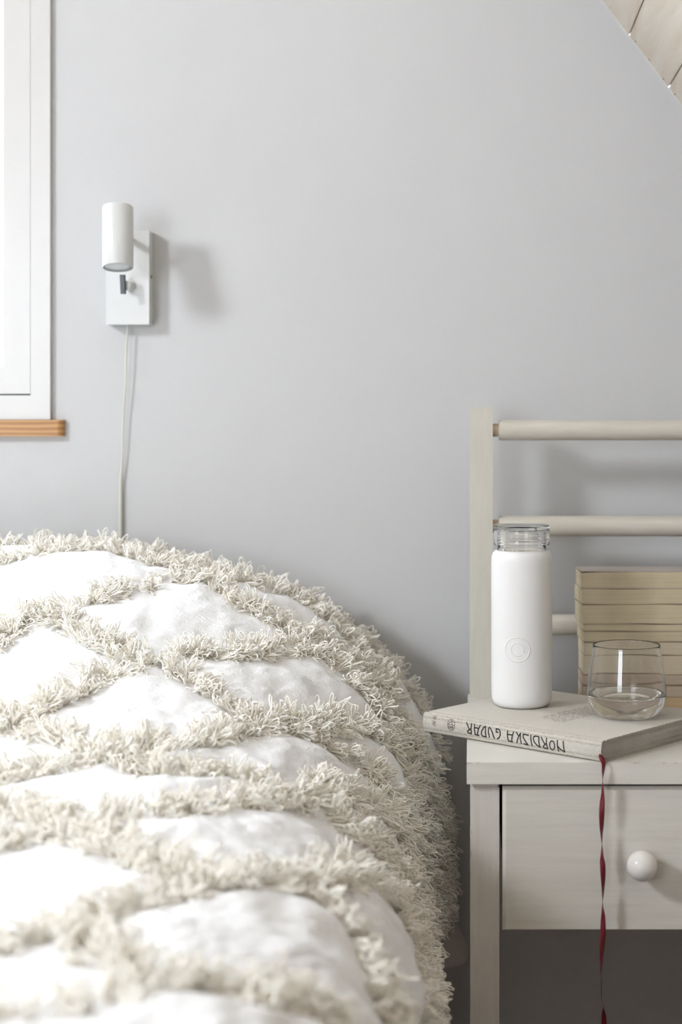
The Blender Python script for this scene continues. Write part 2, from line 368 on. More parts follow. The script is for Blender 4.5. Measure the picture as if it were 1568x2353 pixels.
for x in (LX0, RX1-lw):
    bm = bmesh.new(); add_box(bm, x, x+lw, YL, YL+lw, 0, ZT-.0275); add_box(bm, x+.002, x+lw-.001, YL+.0015, YL+lw-.001, ZT-.0276, ZT-.0226)
    l_ = from_bm('leg', bm, M['paint_v'], ns, bevel=.0011, auto=True)
    if x == LX0:
        bm = bmesh.new()
        for z, h in ((PZ(1962, YL), .006), (PZ(1912, YL), .0035)):
            prism(bm, [(x-.0003, YL+.001, z-h), (x+.0010, YL-.0002, z-h*.5), (x+.0013, YL-.0002, z+h*.5), (x-.0003, YL+.001, z+h)], (0, .002, 0))
        tag(from_bm('paint_chip', bm, M['chip'], l_), 'brown chip in the leg edge', kind='stuff')
    bm = bmesh.new(); add_box(bm, x+.0003, x+lw-.001, YPF, YPB, 0, ZT-.0226); from_bm('leg', bm, M['paint_v'], ns, bevel=.0011, auto=True)
PXL, PXR = PX(1080, YPF), PX(1133, YPF)
for x0 in (PXL, RX1-.0292):
    box('back_post', (x0, x0+.0292, YPF, YPB-.001, ZT-.0001, PZ(936, YPF)), M['paint_cream'], ns, bevel=.0014)
yc = (YPF+YPB)/2
for py, r in ((988.5, .01295), (1209, .01320), (1435.5, .0133)):
    z = PZ(py, yc); x0 = PX(1147, yc-.012); x1 = RX1-.0292-.0078
    bm = bmesh.new(); n = 30; prof = [(0,0),(r-.0008,0),(r,.0008)] + [(r+.0001*math.sin(k*1.7), .0008+(x1-x0-.0016)*k/n) for k in range(1, n)] + [(r,x1-x0-.0008),(r-.0008,x1-x0),(0,x1-x0)]
    lathe(bm, prof, (x0, yc, z), (1,0,0), 40)
    ra = from_bm('rail', bm, M['paint_rail'], ns, auto=True)
    for a, b in ((PXR-.001, x0+.001), (x1-.001, RX1-.0292+.001)):
        bm = bmesh.new(); lathe(bm, [(0,0),(.0083,0),(.0083,b-a),(0,b-a)], (a, yc, z), (1,0,0), 28); from_bm('peg', bm, M['rawwood'], ra, auto=True)
for x in (LX0+.008, RX1-.008-.014):
    box('side_apron', (x, x+.014, YL+lw-.001, YPF+.001, PZ(2130, YL), ZT-.0226), M['paint_h'], ns)
box('back_apron', (LX0+lw-.002, RX1-lw+.002, YPF+.008, YPF+.022, PZ(2130, YL), ZT-.0226), M['paint_h'], ns)
# drawer
dx0, dx1 = PX(1155, YL), RX1-(PX(1155, YL)-LX0); dz0, dz1 = PZ(2137, YL), PZ(1807, YL)
bm = bmesh.new(); bw = .0037; yf = YL-.0010
o_ = [(dx0,dz0),(dx1,dz0),(dx1,dz1),(dx0,dz1)]; i_ = [(dx0+bw,dz0+.001),(dx1-bw,dz0+.001),(dx1-bw,dz1-bw),(dx0+bw,dz1-bw)]
A_ = [bm.verts.new((x, yf+.016, z)) for x, z in o_]; B_ = [bm.verts.new((x, yf+.0022, z)) for x, z in o_]; C_ = [bm.verts.new((x, yf, z)) for x, z in i_]
bm.faces.new(A_); bm.faces.new(C_)
for k in range(4):
    j = (k+1)%4; bm.faces.new((A_[k],A_[j],B_[j],B_[k])); bm.faces.new((B_[k],B_[j],C_[j],C_[k]))
dr = from_bm('drawer', bm, M['paint_h'], ns, bevel=.0004, seg=1)
bm = bmesh.new(); add_box(bm, dx0+.004, dx0+.014, yf+.015, YPF-.01, dz0+.01, dz1-.006); add_box(bm, dx1-.014, dx1-.004, yf+.015, YPF-.01, dz0+.01, dz1-.006)
add_box(bm, dx0+.004, dx1-.004, YPF-.02, YPF-.01, dz0+.01, dz1-.006); add_box(bm, dx0+.004, dx1-.004, yf+.015, YPF-.01, dz0+.01, dz0+.016)
from_bm('drawer_box', bm, M['dark'], dr)
D = 1.648; kx, kz = PX(1474, D), PZ(1990, D); Rk = .0158
prof = [(0,.0355)] + [(Rk*math.sin(a), .0355-Rk+Rk*math.cos(a)) for a in [PI*k/20 for k in range(1, 17)]] + [(.0075,.004),(.0085,0),(0,-.001)]
bm = bmesh.new(); lathe(bm, prof, (kx+.001, yf, kz), (0,-1,0), 40)
for vv in bm.verts:                                             # the small run of paint at its left
    q = vv.co-Vector((kx-Rk*.93, yf-.018, kz-.0052)); vv.co += Vector((-.0016,0,-.0003))*math.exp(-(q.length/.0018)**2)
kb = from_bm('knob', bm, M['knob'], dr, smooth=True)
bm = bmesh.new(); lathe(bm, [(0,.0002),(.0006,.0001),(.0006,-.0004),(0,-.0004)], (kx+.0105, yf-.0335+.004, kz-.0035), (.6,-.75,-.2), 8); from_bm('speck', bm, M['chip'], kb)

# ------------------------------------------------------------------ linen-bound book
P0 = Vector((.1346, 1.6606, 0)); EX = Vector((-.7635, .6458, 0)); EY = Vector((.6458, .7635, 0))
BT = .0222; BZ = ZT+.0002; BL, BW = .247, .205
def bk(a, p, h): v = P0+EX*a+EY*p; v.z = BZ+h; return v
book = empty('book', (P0+EX*BL/2+EY*BW/2)[:2]+(BZ,), 'large linen-bound book with black hand-drawn title lettering lying on the nightstand', 'book')
bulge = lambda h: -.0022*(1-((h-BT/2)/(BT/2))**2)
def bprism(name, a0, a1, prof, m, bevel=0):
    bm = bmesh.new(); prism(bm, [bk(a0, p, h) for p, h in prof], EX*(a1-a0)); return from_bm(name, bm, m, book, bevel=bevel, auto=True)
t_ = .0026
top_prof = [(.0098,BT-t_),(BW,BT-t_),(BW+.0004,BT-t_/2),(BW,BT),(.0098,BT),(.0084,BT-.0002),(.0074,BT-.0010),(.0060,BT-.0011),(.0048,BT-.0004),(.0035,BT+.0001),(.0018,BT-.0001),(.0003,BT-.0010)]
hs = [BT*(.95-.9*k/10) for k in range(11)]
spine = top_prof[5:] + [(bulge(h), h) for h in hs] + [(.0003,.0008),(.0018,.0001),(.0084,0)] + [(.0084,.0016),(.0022,.0026),(.0016+bulge(BT/2)*.2,BT/2),(.0022,BT-.0028),(.0084,BT-.0022)]
bprism('cover_board', 0, BL, top_prof[:5]+[(.0085,BT-.0002),(.0085,BT-.0022)], M['linen'])
bprism('cover_board', 0, BL, [(.0084,0),(BW,0),(BW+.0004,t_/2),(BW,t_),(.0084,t_)], M['linen'])
bprism('spine', 0, BL, spine, M['linen'])
bm = bmesh.new(); n = 26
for k in range(n):                                               # page block as signatures, slightly uneven
    h0 = t_+(BT-2*t_)*k/n; h1 = t_+(BT-2*t_)*(k+1)/n-.00006; d = random.uniform(0, .0006); e = random.uniform(0,.0004)
    prism(bm, [bk(.0032+d, .0030, h0), bk(.0032+d, BW-.004-e, h0), bk(.0032+d, BW-.004-e, h1), bk(.0032+d, .0030, h1)], EX*(BL-.0064-2*d))
from_bm('page_block', bm, M['page_grey'], book)
def ribbon_strokes(strokes, place, width):
    bm = bmesh.new()
    for st in strokes:
        st = [(a[0]+(b[0]-a[0])*k/4, a[1]+(b[1]-a[1])*k/4) for a, b in zip(st, st[1:]) for k in range(4)]+[st[-1]]
        pts = [place(*p) for p in st]; nrm = pts[0][1]; P = [p[0] for p in pts]; L_ = []
        for i, p in enumerate(P):
            t = (P[min(i+1,len(P)-1)]-P[max(i-1,0)]).normalized(); s = t.cross(pts[i][1]).normalized()
            if 0 < i < len(P)-1:
                c = max(.45, abs(((P[i]-P[i-1]).normalized()+(P[i+1]-P[i]).normalized()).length/2)); k = width/2/c
            else: k = width/2; p = p + t*width*.3*(1 if i else -1)
            L_.append((bm.verts.new(p+s*k), bm.verts.new(p-s*k)))
        for a, b in zip(L_, L_[1:]): bm.faces.new((a[0], a[1], b[1], b[0]))
    return bm
def on_spine(a, h): return (bk(a, bulge(h)-.00030, h), -EY)
def on_cover(a, p): return (bk(a, p, BT+.00012), Vector((0,0,1)))
TITLE = [[(0.18285, 0.01868), (0.17786, 0.01159)], [(0.17546, 0.0185), (0.17562, 0.01297), (0.17522, 0.00721), (0.18003, 0.00782), (0.18076, 0.00938), (0.17786, 0.01159), (0.17578, 0.01265)], [(0.17122, 0.01829), (0.17082, 0.01297), (0.16963, 0.00702)], [(0.16271, 0.01813), (0.16485, 0.01403), (0.16684, 0.00707)], [(0.17098, 0.01466), (0.1643, 0.01452)], [(0.17043, 0.0071), (0.16445, 0.00677)], [(0.15535, 0.01796), (0.15511, 0.01192), (0.15417, 0.00658), (0.1593, 0.00682), (0.16089, 0.00875), (0.16009, 0.0125), (0.15772, 0.01614), (0.15535, 0.01796)], [(0.14945, 0.00658), (0.1507, 0.01248), (0.15086, 0.01579), (0.15007, 0.01729), (0.14827, 0.01673), (0.14552, 0.01314), (0.14255, 0.00627)], [(0.13849, 0.00632), (0.13538, 0.00841), (0.13398, 0.0116), (0.13445, 0.01486), (0.13654, 0.01718), (0.14005, 0.01716), (0.1399, 0.01374), (0.13693, 0.01364)], [(0.12421, 0.01705), (0.12429, 0.01314), (0.1229, 0.00612)], [(0.11583, 0.01692), (0.11752, 0.01162), (0.11867, 0.00608)], [(0.12429, 0.01326), (0.11729, 0.01332)], [(0.12329, 0.00625), (0.11698, 0.006)], [(0.10644, 0.01663), (0.10621, 0.01069), (0.10515, 0.00547)], [(0.11155, 0.00552), (0.10911, 0.01181), (0.10644, 0.01663)], [(0.11231, 0.01695), (0.10865, 0.0136)], [(0.0953, 0.01592), (0.10249, 0.01618), (0.10272, 0.01353), (0.09999, 0.00972), (0.09621, 0.00547), (0.1015, 0.00595)], [(0.09229, 0.01637), (0.09168, 0.01081), (0.09063, 0.00532)], [(0.08134, 0.01618), (0.08104, 0.01043), (0.07992, 0.00527), (0.08343, 0.00645), (0.08718, 0.00963), (0.08868, 0.01298), (0.08808, 0.01531), (0.08605, 0.01628), (0.08134, 0.01618)], [(0.07806, 0.01602), (0.07315, 0.00941)], [(0.07115, 0.01615), (0.07092, 0.01059), (0.06952, 0.0049), (0.07463, 0.00509), (0.07553, 0.00645), (0.073, 0.00914), (0.07115, 0.01056)], [(0.06016, 0.00994), (0.0602, 0.00845), (0.06056, 0.00704), (0.0612, 0.00586), (0.06204, 0.00502), (0.06303, 0.0046), (0.06404, 0.00465), (0.065, 0.00516), (0.0658, 0.00609), (0.06636, 0.00733), (0.06663, 0.00877), (0.06658, 0.01027), (0.06622, 0.01168), (0.06559, 0.01286), (0.06473, 0.0137), (0.06375, 0.01411), (0.06273, 0.01406), (0.06178, 0.01354), (0.06099, 0.01262), (0.06043, 0.01138), (0.06016, 0.00994)], [(0.05663, 0.0157), (0.05633, 0.00959), (0.05531, 0.00417)], [(0.04888, 0.01554), (0.04837, 0.00949), (0.04728, 0.00439)], [(0.0559, 0.00936), (0.05238, 0.00661), (0.04743, 0.00437)]]
LOGO = [[(0.19938, 0.01422), (0.19939, 0.01291), (0.19962, 0.01161), (0.20008, 0.01039), (0.20073, 0.0093), (0.20155, 0.00839), (0.2025, 0.00768), (0.20355, 0.00723), (0.20464, 0.00704), (0.20573, 0.00713), (0.20677, 0.00749), (0.20772, 0.0081), (0.20853, 0.00894), (0.20917, 0.00998), (0.20961, 0.01116), (0.20983, 0.01244), (0.20982, 0.01376), (0.20958, 0.01506), (0.20912, 0.01628), (0.20846, 0.01737), (0.20764, 0.01829), (0.20668, 0.01899), (0.20564, 0.01944), (0.20454, 0.01962), (0.20345, 0.01953), (0.20241, 0.01917), (0.20147, 0.01855), (0.20066, 0.01771), (0.20003, 0.01667), (0.19959, 0.01549), (0.19938, 0.01422)], [(0.20967, 0.01375), (0.19929, 0.01338)], [(0.20885, 0.01398), (0.20639, 0.01601), (0.20353, 0.01859)], [(0.20353, 0.01859), (0.20296, 0.01372)], [(0.20516, 0.01635), (0.20312, 0.01537)], [(0.20819, 0.01245), (0.20844, 0.01007), (0.20639, 0.00859)], [(0.20721, 0.01208), (0.20557, 0.00981), (0.20271, 0.00862)], [(0.20598, 0.01254), (0.20394, 0.01125), (0.20067, 0.01043)], [(0.20516, 0.01048), (0.2023, 0.01207)], [(0.20762, 0.01048), (0.20516, 0.0106), (0.20492, 0.00896)], [(0.2019, 0.01274), (0.20312, 0.01012), (0.2019, 0.00904)]]
MARK = [[(0.23184, 0.01929), (0.22768, 0.01948)], [(0.23184, 0.01929), (0.23184, 0.01773), (0.23118, 0.01688), (0.23009, 0.01782), (0.22993, 0.01934)], [(0.22993, 0.01796), (0.22934, 0.01629), (0.22801, 0.01645), (0.22768, 0.01762), (0.22768, 0.01948)], [(0.23351, 0.0144), (0.22743, 0.01441)], [(0.22768, 0.01338), (0.23218, 0.01257), (0.22801, 0.01184), (0.23184, 0.01037), (0.22801, 0.00885)]]
tag(from_bm('title_lettering', ribbon_strokes(TITLE, on_spine, .00135), M['ink'], book), 'black hand-drawn title on the spine')
tag(from_bm('publisher_emblem', ribbon_strokes(LOGO, on_spine, .00045), M['ink'], book), 'round black line emblem on the spine')
tag(from_bm('publisher_initials', ribbon_strokes(MARK, on_spine, .00045), M['ink_soft'], book), 'small thin initials on the spine')
st = []
for k, (pa, pb) in enumerate([(.060,.150),(.056,.156),(.062,.160),(.057,.152),(.053,.158),(.050,.15),(.054,.12)]):
    a = .1262-k*.0056; p = pa
    while p < pb:
        wl = random.uniform(.006,.014); q = []; x = p
        while x < p+wl: q.append((a+random.uniform(-.0011,.0012), x)); x += random.uniform(.0006,.0011)
        st.append(q); p += wl+random.uniform(.0022,.004)
tag(from_bm('cover_text', ribbon_strokes(st, on_cover, .00055), M['ink_soft'], book), 'small dark handwritten lines on the cover')
# bookmark ribbon
rp = [(1379,1733,4,-1),(1384,1744,10,0),(1388,1755,10,0),(1387,1775,6,0),(1386,1797,1.5,1),(1386,1825,6,2),(1383.5,1868,11.5,2),(1383,1915,6,2),(1384,1943,1,3),(1384,1968,6,4),(1386,1995,11,4),(1387,2035,8,4),(1386,2077,1,5),(1387,2105,8,6),(1386,2150,12,6),(1383,2195,9,6),(1382,2255,2,7),(1382.5,2295,3,7),(1387,2315,4,7),(1389,2353,10,8),(1390,2400,8,8),(1388,2440,1,9),(1388,2500,10,10),(1388,2570,12,10)]
c = []; tw = []
for ir, (x, y, w, q) in enumerate(rp):
    d = 1.6545 if y > 1750 else 1.6575; c.append(Vector((PX(x, d), d, PZ(y, d))))
    a = math.acos(min(1, w/12.5)); grp = [k for k in range(len(rp)) if rp[k][3] == q]; pk = max(grp, key=lambda k: rp[k][2])
    tw.append(q/2*PI if q % 2 else q/2*PI + a*(1 if ir > pk else -1 if ir < pk else 0))
bm = bmesh.new(); pc = smooth_path(c, 6); tws = [];
for i in range(len(tw)-1):
    for k in range(6): tws.append(tw[i]+(tw[i+1]-tw[i])*k/6)
tws.append(tw[-1]); prev = None; hw = 12.5/2228/2
for p, a in zip(pc, tws):
    d = Vector((math.cos(a), math.sin(a), 0)); r = [bm.verts.new(p+d*hw), bm.verts.new(p+d*hw*.4), bm.verts.new(p-d*hw*.4), bm.verts.new(p-d*hw)]
    if prev:
        for k in range(3): bm.faces.new((prev[k], prev[k+1], r[k+1], r[k]))
    prev = r
rb = tag(from_bm('bookmark_ribbon', bm, M['ribbon'], book, smooth=True), 'dark red twisted ribbon hanging down')
md = rb.modifiers.new('s', 'SOLIDIFY'); md.thickness = .0003

# ------------------------------------------------------------------ paperbacks
ys = [1313,1353,1389,1434,1451,1476,1506,1551,1575,1602,1638]; DS = 1.938
zs = [PZ(y, DS) for y in ys]; zs[-1] = ZT+.0002
left = [1337,1338,1340,1341,1342,1343.5,1343,1341.5,1340,1338]
back = [1324,1321,1322,1325,1327,1329,1330,1329,1329,1329]
mats_ = ['page_tan','page_tan','page_tan','page_tan','page_tan','page_pale','page_pale','page_rose','page_rose','page_brown']
lab = ['topmost paperback with a grey card cover, on the stack against the ladder back',
 'tan paperback second from the top of the stack', 'thick tan paperback third from the top of the stack',
 'thinnest tan paperback, fourth from the top of the stack', 'tan paperback fifth from the top, just above the glass rim',
 'pale tan paperback sixth from the top, at the rim of the glass', 'thick pale paperback seventh from the top, behind the upper glass',
 'rosy brown paperback third from the bottom of the stack', 'rosy brown paperback second from the bottom of the stack',
 'ochre brown paperback at the bottom of the stack, on the nightstand']
for i in range(10):
    z1, z0 = zs[i], zs[i+1]+.0001; x0 = PX(left[i], DS); y0 = DS+random.uniform(-.0012,.0015); dep = .062
    xb = PX(back[i], y0+dep); x1 = x0+.178+random.uniform(-.006,.006)
    bk_ = empty('paperback_book', ((x0+x1)/2, y0+dep/2, z0), lab[i], 'book', 'paperbacks in the stack')
    bm = bmesh.new(); ct = .0005; nx = 16; ny = 5
    zb0, zb1 = z0+ct, z1-ct
    # page block grid with a gentle wave so the joints are not ruler straight
    def P_(u, v_, top):
        x = (x0+(xb-x0)*v_)*(1-u)+(x1+(xb-x0)*v_)*u; y = y0+dep*v_
        w = .00035*math.sin(u*9+i*2.1)*(1 if 0<i<9 else .4)
        return Vector((x, y, (zb1 if top else zb0)+w-(.0015*(1-u)**6 if (i==0 and top) else 0)))
    for top in (0, 1):
        g = [[bm.verts.new(P_(a/nx, b/ny, top)) for a in range(nx+1)] for b in range(ny+1)]
        for b in range(ny):
            for a in range(nx): bm.faces.new((g[b][a], g[b][a+1], g[b+1][a+1], g[b+1][a]))
        if top: gt = g
        else: gb = g
    loop = lambda g: [g[0][a] for a in range(nx+1)]+[g[b][nx] for b in range(1,ny+1)]+[g[ny][a] for a in range(nx-1,-1,-1)]+[g[b][0] for b in range(ny-1,0,-1)]
    lt, lb = loop(gt), loop(gb)
    for k in range(len(lt)): j = (k+1)%len(lt); bm.faces.new((lb[k], lb[j], lt[j], lt[k]))
    from_bm('page_block', bm, M[mats_[i]], bk_)
    cm = M['cover_grey'] if i == 0 else M['cover_tan']; bm = bmesh.new()
    for zc0, zc1 in ((z0, z0+ct*.8), (z1-ct*.8, z1)):
        s = .0015 if i == 0 else .0001
        prism(bm, [(x0-s*.3, y0-s*.3, zc0), (x1, y0-s*.3, zc0), (x1+xb-x0, y0+dep+.001, zc0), (xb-s, y0+dep+.001, zc0)], (0,0,zc1-zc0))
    prism(bm, [(xb, y0+dep, z0), (x1+xb-x0, y0+dep, z0), (x1+xb-x0, y0+dep+.001, z0), (xb, y0+dep+.001, z0)], (0,0,z1-z0))
    from_bm('cover', bm, cm, bk_)

# ------------------------------------------------------------------ bottle
DB = 1.864; bx = PX(1199.5, DB); zb = BZ+BT+.0003
bot = empty('water_bottle', (bx, DB, zb), 'clear lidded glass water bottle in a white silicone sleeve standing on the linen book', 'bottle')
r = .03525; h = PZ(1263, DB)-zb
prof = [(0,.001),(.018,.0008),(.024,0),(.0290,.0004),(.0325,.0030),(.0343,.0072),(.0349,.012),(r,.025),(r,h-.014),(r-.0003,h-.008),(r-.0017,h-.0035),(r-.0042,h-.0008),(r-.0060,h),(r-.0072,h-.0002),(r-.0076,h-.0012),(r-.0078,h-.006),(r-.0024,h-.014),(r-.0024,.006),(0,.004)]
bm = bmesh.new(); lathe(bm, prof, (bx, DB, zb), n=96); slv = from_bm('sleeve', bm, M['silicone'], bot, smooth=True)
lx_, lz_ = PX(1190, DB-r), PZ(1493.5, DB-r)
def wrap(dx, dz, off): 
    X = lx_+dx-bx; return Vector((bx+X, DB-math.sqrt((r+off)**2-X*X), lz_+dz))
for rad, tr, a0, a1 in ((.0139, .0009, 0, 2*PI), (.0073, .0008, -.55, 2*PI-.95)):
    bm = bmesh.new(); tube(bm, [wrap(math.cos(a0+(a1-a0)*k/64)*rad, math.sin(a0+(a1-a0)*k/64)*rad, -tr*.5) for k in range(65)], tr, 10)
    from_bm('embossed_ring', bm, M['silicone'], slv, smooth=True)
hn = PZ(1251, DB)-zb; rn = .0282
bm = bmesh.new(); lathe(bm, [(r-.0080,h-.005),(rn+.0003,h-.0012),(rn,h+.001),(rn,hn),(rn+.0004,hn+.001),(rn,hn+.002)]+[(rn+.0005*(k%2), hn+.003+k*.0016) for k in range(7)]+[(rn-.0002,hn+.0165),(rn-.0012,hn+.0172),(rn-.0022,hn+.0165),(rn-.0022,h-.005),(r-.0080,h-.007)], (bx, DB, zb), n=72, closed=True)
from_bm('glass_neck', bm, M['neckglass'], bot, auto=True)
zl0, zl1 = PZ(1252, DB)-zb, PZ(1206.5, DB)-zb; rl = .0323
bm = bmesh.new(); lathe(bm, [(rl-.0022,zl0),(rl-.0003,zl0+.0004),(rl,zl0+.0016),(rl,zl1-.0052),(rl-.0005,zl1-.0046),(rl-.0005,zl1-.0040),(rl+.0002,zl1-.0034),(rl+.0002,zl1-.0010),(rl-.0008,zl1),(rl-.008,zl1+.0001),(.010,zl1-.0006),(0,zl1-.0008),(0,zl1-.0040),(rl-.0035,zl1-.0042),(rl-.0026,zl1-.006)]+[(rl-.0026-.0003*(k%2), zl1-.007-k*.0018) for k in range(6)]+[(rl-.0024,zl0+.0015)], (bx, DB, zb), n=96, closed=False)
for v_ in bm.verts: pass
bm.verts.ensure_lookup_table()
ring0 = [v_ for v_ in list(bm.verts)[:96]]; ring1 = [v_ for v_ in list(bm.verts)[-96:]]
for k in range(96): bm.faces.new((ring1[k], ring1[(k+1)%96], ring0[(k+1)%96], ring0[k]))
lid = from_bm('lid', bm, M['acrylic'], bot, auto=True)

# ------------------------------------------------------------------ tumbler and water
DG = 1.797; gx = PX(1440.5, DG); zg = BZ+BT+.0003; H = PZ(1481, DG)-zg
out = [(0,.0016),(.012,.0012),(.022,.0006),(.0272,0),(.0305,.0008),(.0345,.0035),(.0390,.0085),(.0424,.0150),(.0441,.0212),(.0444,.0250),(.0441,.0310),(.0432,.0400),(.0418,.0500),(.0402,.0600),(.0387,.0700),(.0376,H-.0006),(.0374,H),(.0371,H)]
inn = [(.03685,H-.0006),(.0379,.0700),(.0394,.0600),(.0409,.0500),(.0422,.0400),(.0428,.0310),(.0430,.0250),(.0426,.0212),(.0408,.0160),(.0370,.0105),(.0310,.0070),(.0220,.0055),(0,.0050)]
def subdiv(prof, n=4):
    q = smooth_path([(a, b, 0) for a, b in prof], n); return [(max(0, p.x), p.y) for p in q]
bm = bmesh.new(); lathe(bm, subdiv(out,3)+subdiv(inn,3), (gx, DG, zg), n=96)
tag(from_bm('drinking_glass', bm, M['glass'], None, smooth=True, base=(gx, DG, zg)), 'rounded stemless clear drinking glass standing on the linen book before the paperbacks', 'glass')
hw_ = PZ(1594, DG)-zg
wi = [(r_+.0004, z_-.0003) for r_, z_ in subdiv(inn,3) if z_ < hw_-.0004]
wp = [(0,hw_),(.030,hw_),(.0405,hw_+.0001),(.0424,hw_+.0002),(.0431,hw_+.0005)]+wi
wp[-1] = (0, wp[-1][1])
bm = bmesh.new(); lathe(bm, wp, (gx, DG, zg), n=96)
tag(from_bm('water', bm, M['water'], None, smooth=True, base=(gx, DG, zg+.005)), 'clear still water filling the bottom third of the drinking glass', 'water')

# ------------------------------------------------------------------ bed, sheet and tufted blanket
HD = np.array([.25,.6,.9,1.2,1.45,1.7,1.85,1.95,2.03,2.09,2.125]); HZ = np.array([.545,.550,.553,.562,.588,.648,.697,.727,.737,.722,.66])
def _cub(x, xs, ys):
    m = np.gradient(ys, xs); i = np.clip(np.searchsorted(xs, x)-1, 0, len(xs)-2); h = xs[i+1]-xs[i]; t = np.clip((x-xs[i])/h, 0, 1)
    return ys[i]*(2*t**3-3*t**2+1)+h*m[i]*(t**3-2*t**2+t)+ys[i+1]*(-2*t**3+3*t**2)+h*m[i+1]*(t**3-t**2)
def surf(u, D):
    """u -1..0 top from the far left, 0..1 shoulder, 1..2 side drop; D distance into the room"""
    u = np.asarray(u, float); D = np.asarray(D, float)
    H = _cub(D, HD, HZ)
    a = np.interp(D, [.3,.9,1.2,1.4,1.7,2.0,2.13], [.15,.16,.20,.28,.42,.52,.50]); b = np.interp(D, [.3,.9,1.2,1.4,1.7,2.0,2.13], [.12,.13,.15,.20,.27,.33,.30])
    Xe = np.interp(D, [.3,1.1,1.3,1.5,1.7,1.9,2.0,2.13], [-.045,-.045,-.048,-.055,-.062,-.050,-.043,-.05])
    Xc = Xe-a; Zs = H-b; p = 2/2.15
    uc = np.clip(u, 0, 1); ph = uc*PI/2
    X = Xc+a*np.abs(np.sin(ph))**p; Z = Zs+b*np.abs(np.cos(ph))**p
    um = np.clip(u, -1, 0); X = X+um*(1.6+Xc); Z = Z+.006*um**2-.02*np.clip(-um-.6,0,1)
    ud = np.clip(u-1, 0, 1); Z = Z-ud*(Zs-.345); X = X+ud*.004+.004*np.sin(D*21)*ud
    return np.stack([X, D, Z], -1)

bed = empty('bed', (-.80, 1.2, 0), 'low bed hidden under the tufted white blanket', 'bed')
box('mattress', (-1.52, -.13, .12, 2.12, .27, .47), M['mattress'], bed, bevel=.03, seg=3)
bm = bmesh.new(); add_box(bm, -1.53, -.12, .10, 2.13, .17, .265); from_bm('bed_frame', bm, M['bedwood'], bed, bevel=.004)
for x in (-1.5, -.18):
    for y in (.14, 2.06): box('leg', (x, x+.05, y, y+.05, 0, .172), M['bedwood'], bed, bevel=.003)

# hanging corner of the sheet under the blanket
na, nb = 40, 24; V = []; F = []
for a in range(na+1):
    D_ = 1.72+(2.085-1.72)*a/na
    for b in range(nb+1):
        f = b/nb; z = .42-(.42-.236)*f - (.004*math.sin(a*.5) if f > .9 else 0)
        s = min(1, max(0, (D_-1.90)/.10)); s = s*s*(3-2*s)
        x = -.082 + .010*s*(1-f) + .078*s*f**1.15*(1-.25*max(0,(D_-2.02)/.06)) + .004*math.sin(D_*34)*f*(1-s)
        V.append((x, D_, z))
for a in range(na):
    for b in range(nb): i = a*(nb+1)+b; F.append((i, i+1, i+nb+2, i+nb+1))
me = bpy.data.meshes.new('sheet'); me.from_pydata(V, [], F)
sh = finish('bed_sheet', me, M['sheet'], None, True, (-.05, 1.8, .236))
tag(sh, 'plain taupe sheet corner hanging below the blanket beside the nightstand leg', 'bed sheet')
md = sh.modifiers.new('s', 'SOLIDIFY'); md.thickness = .0025

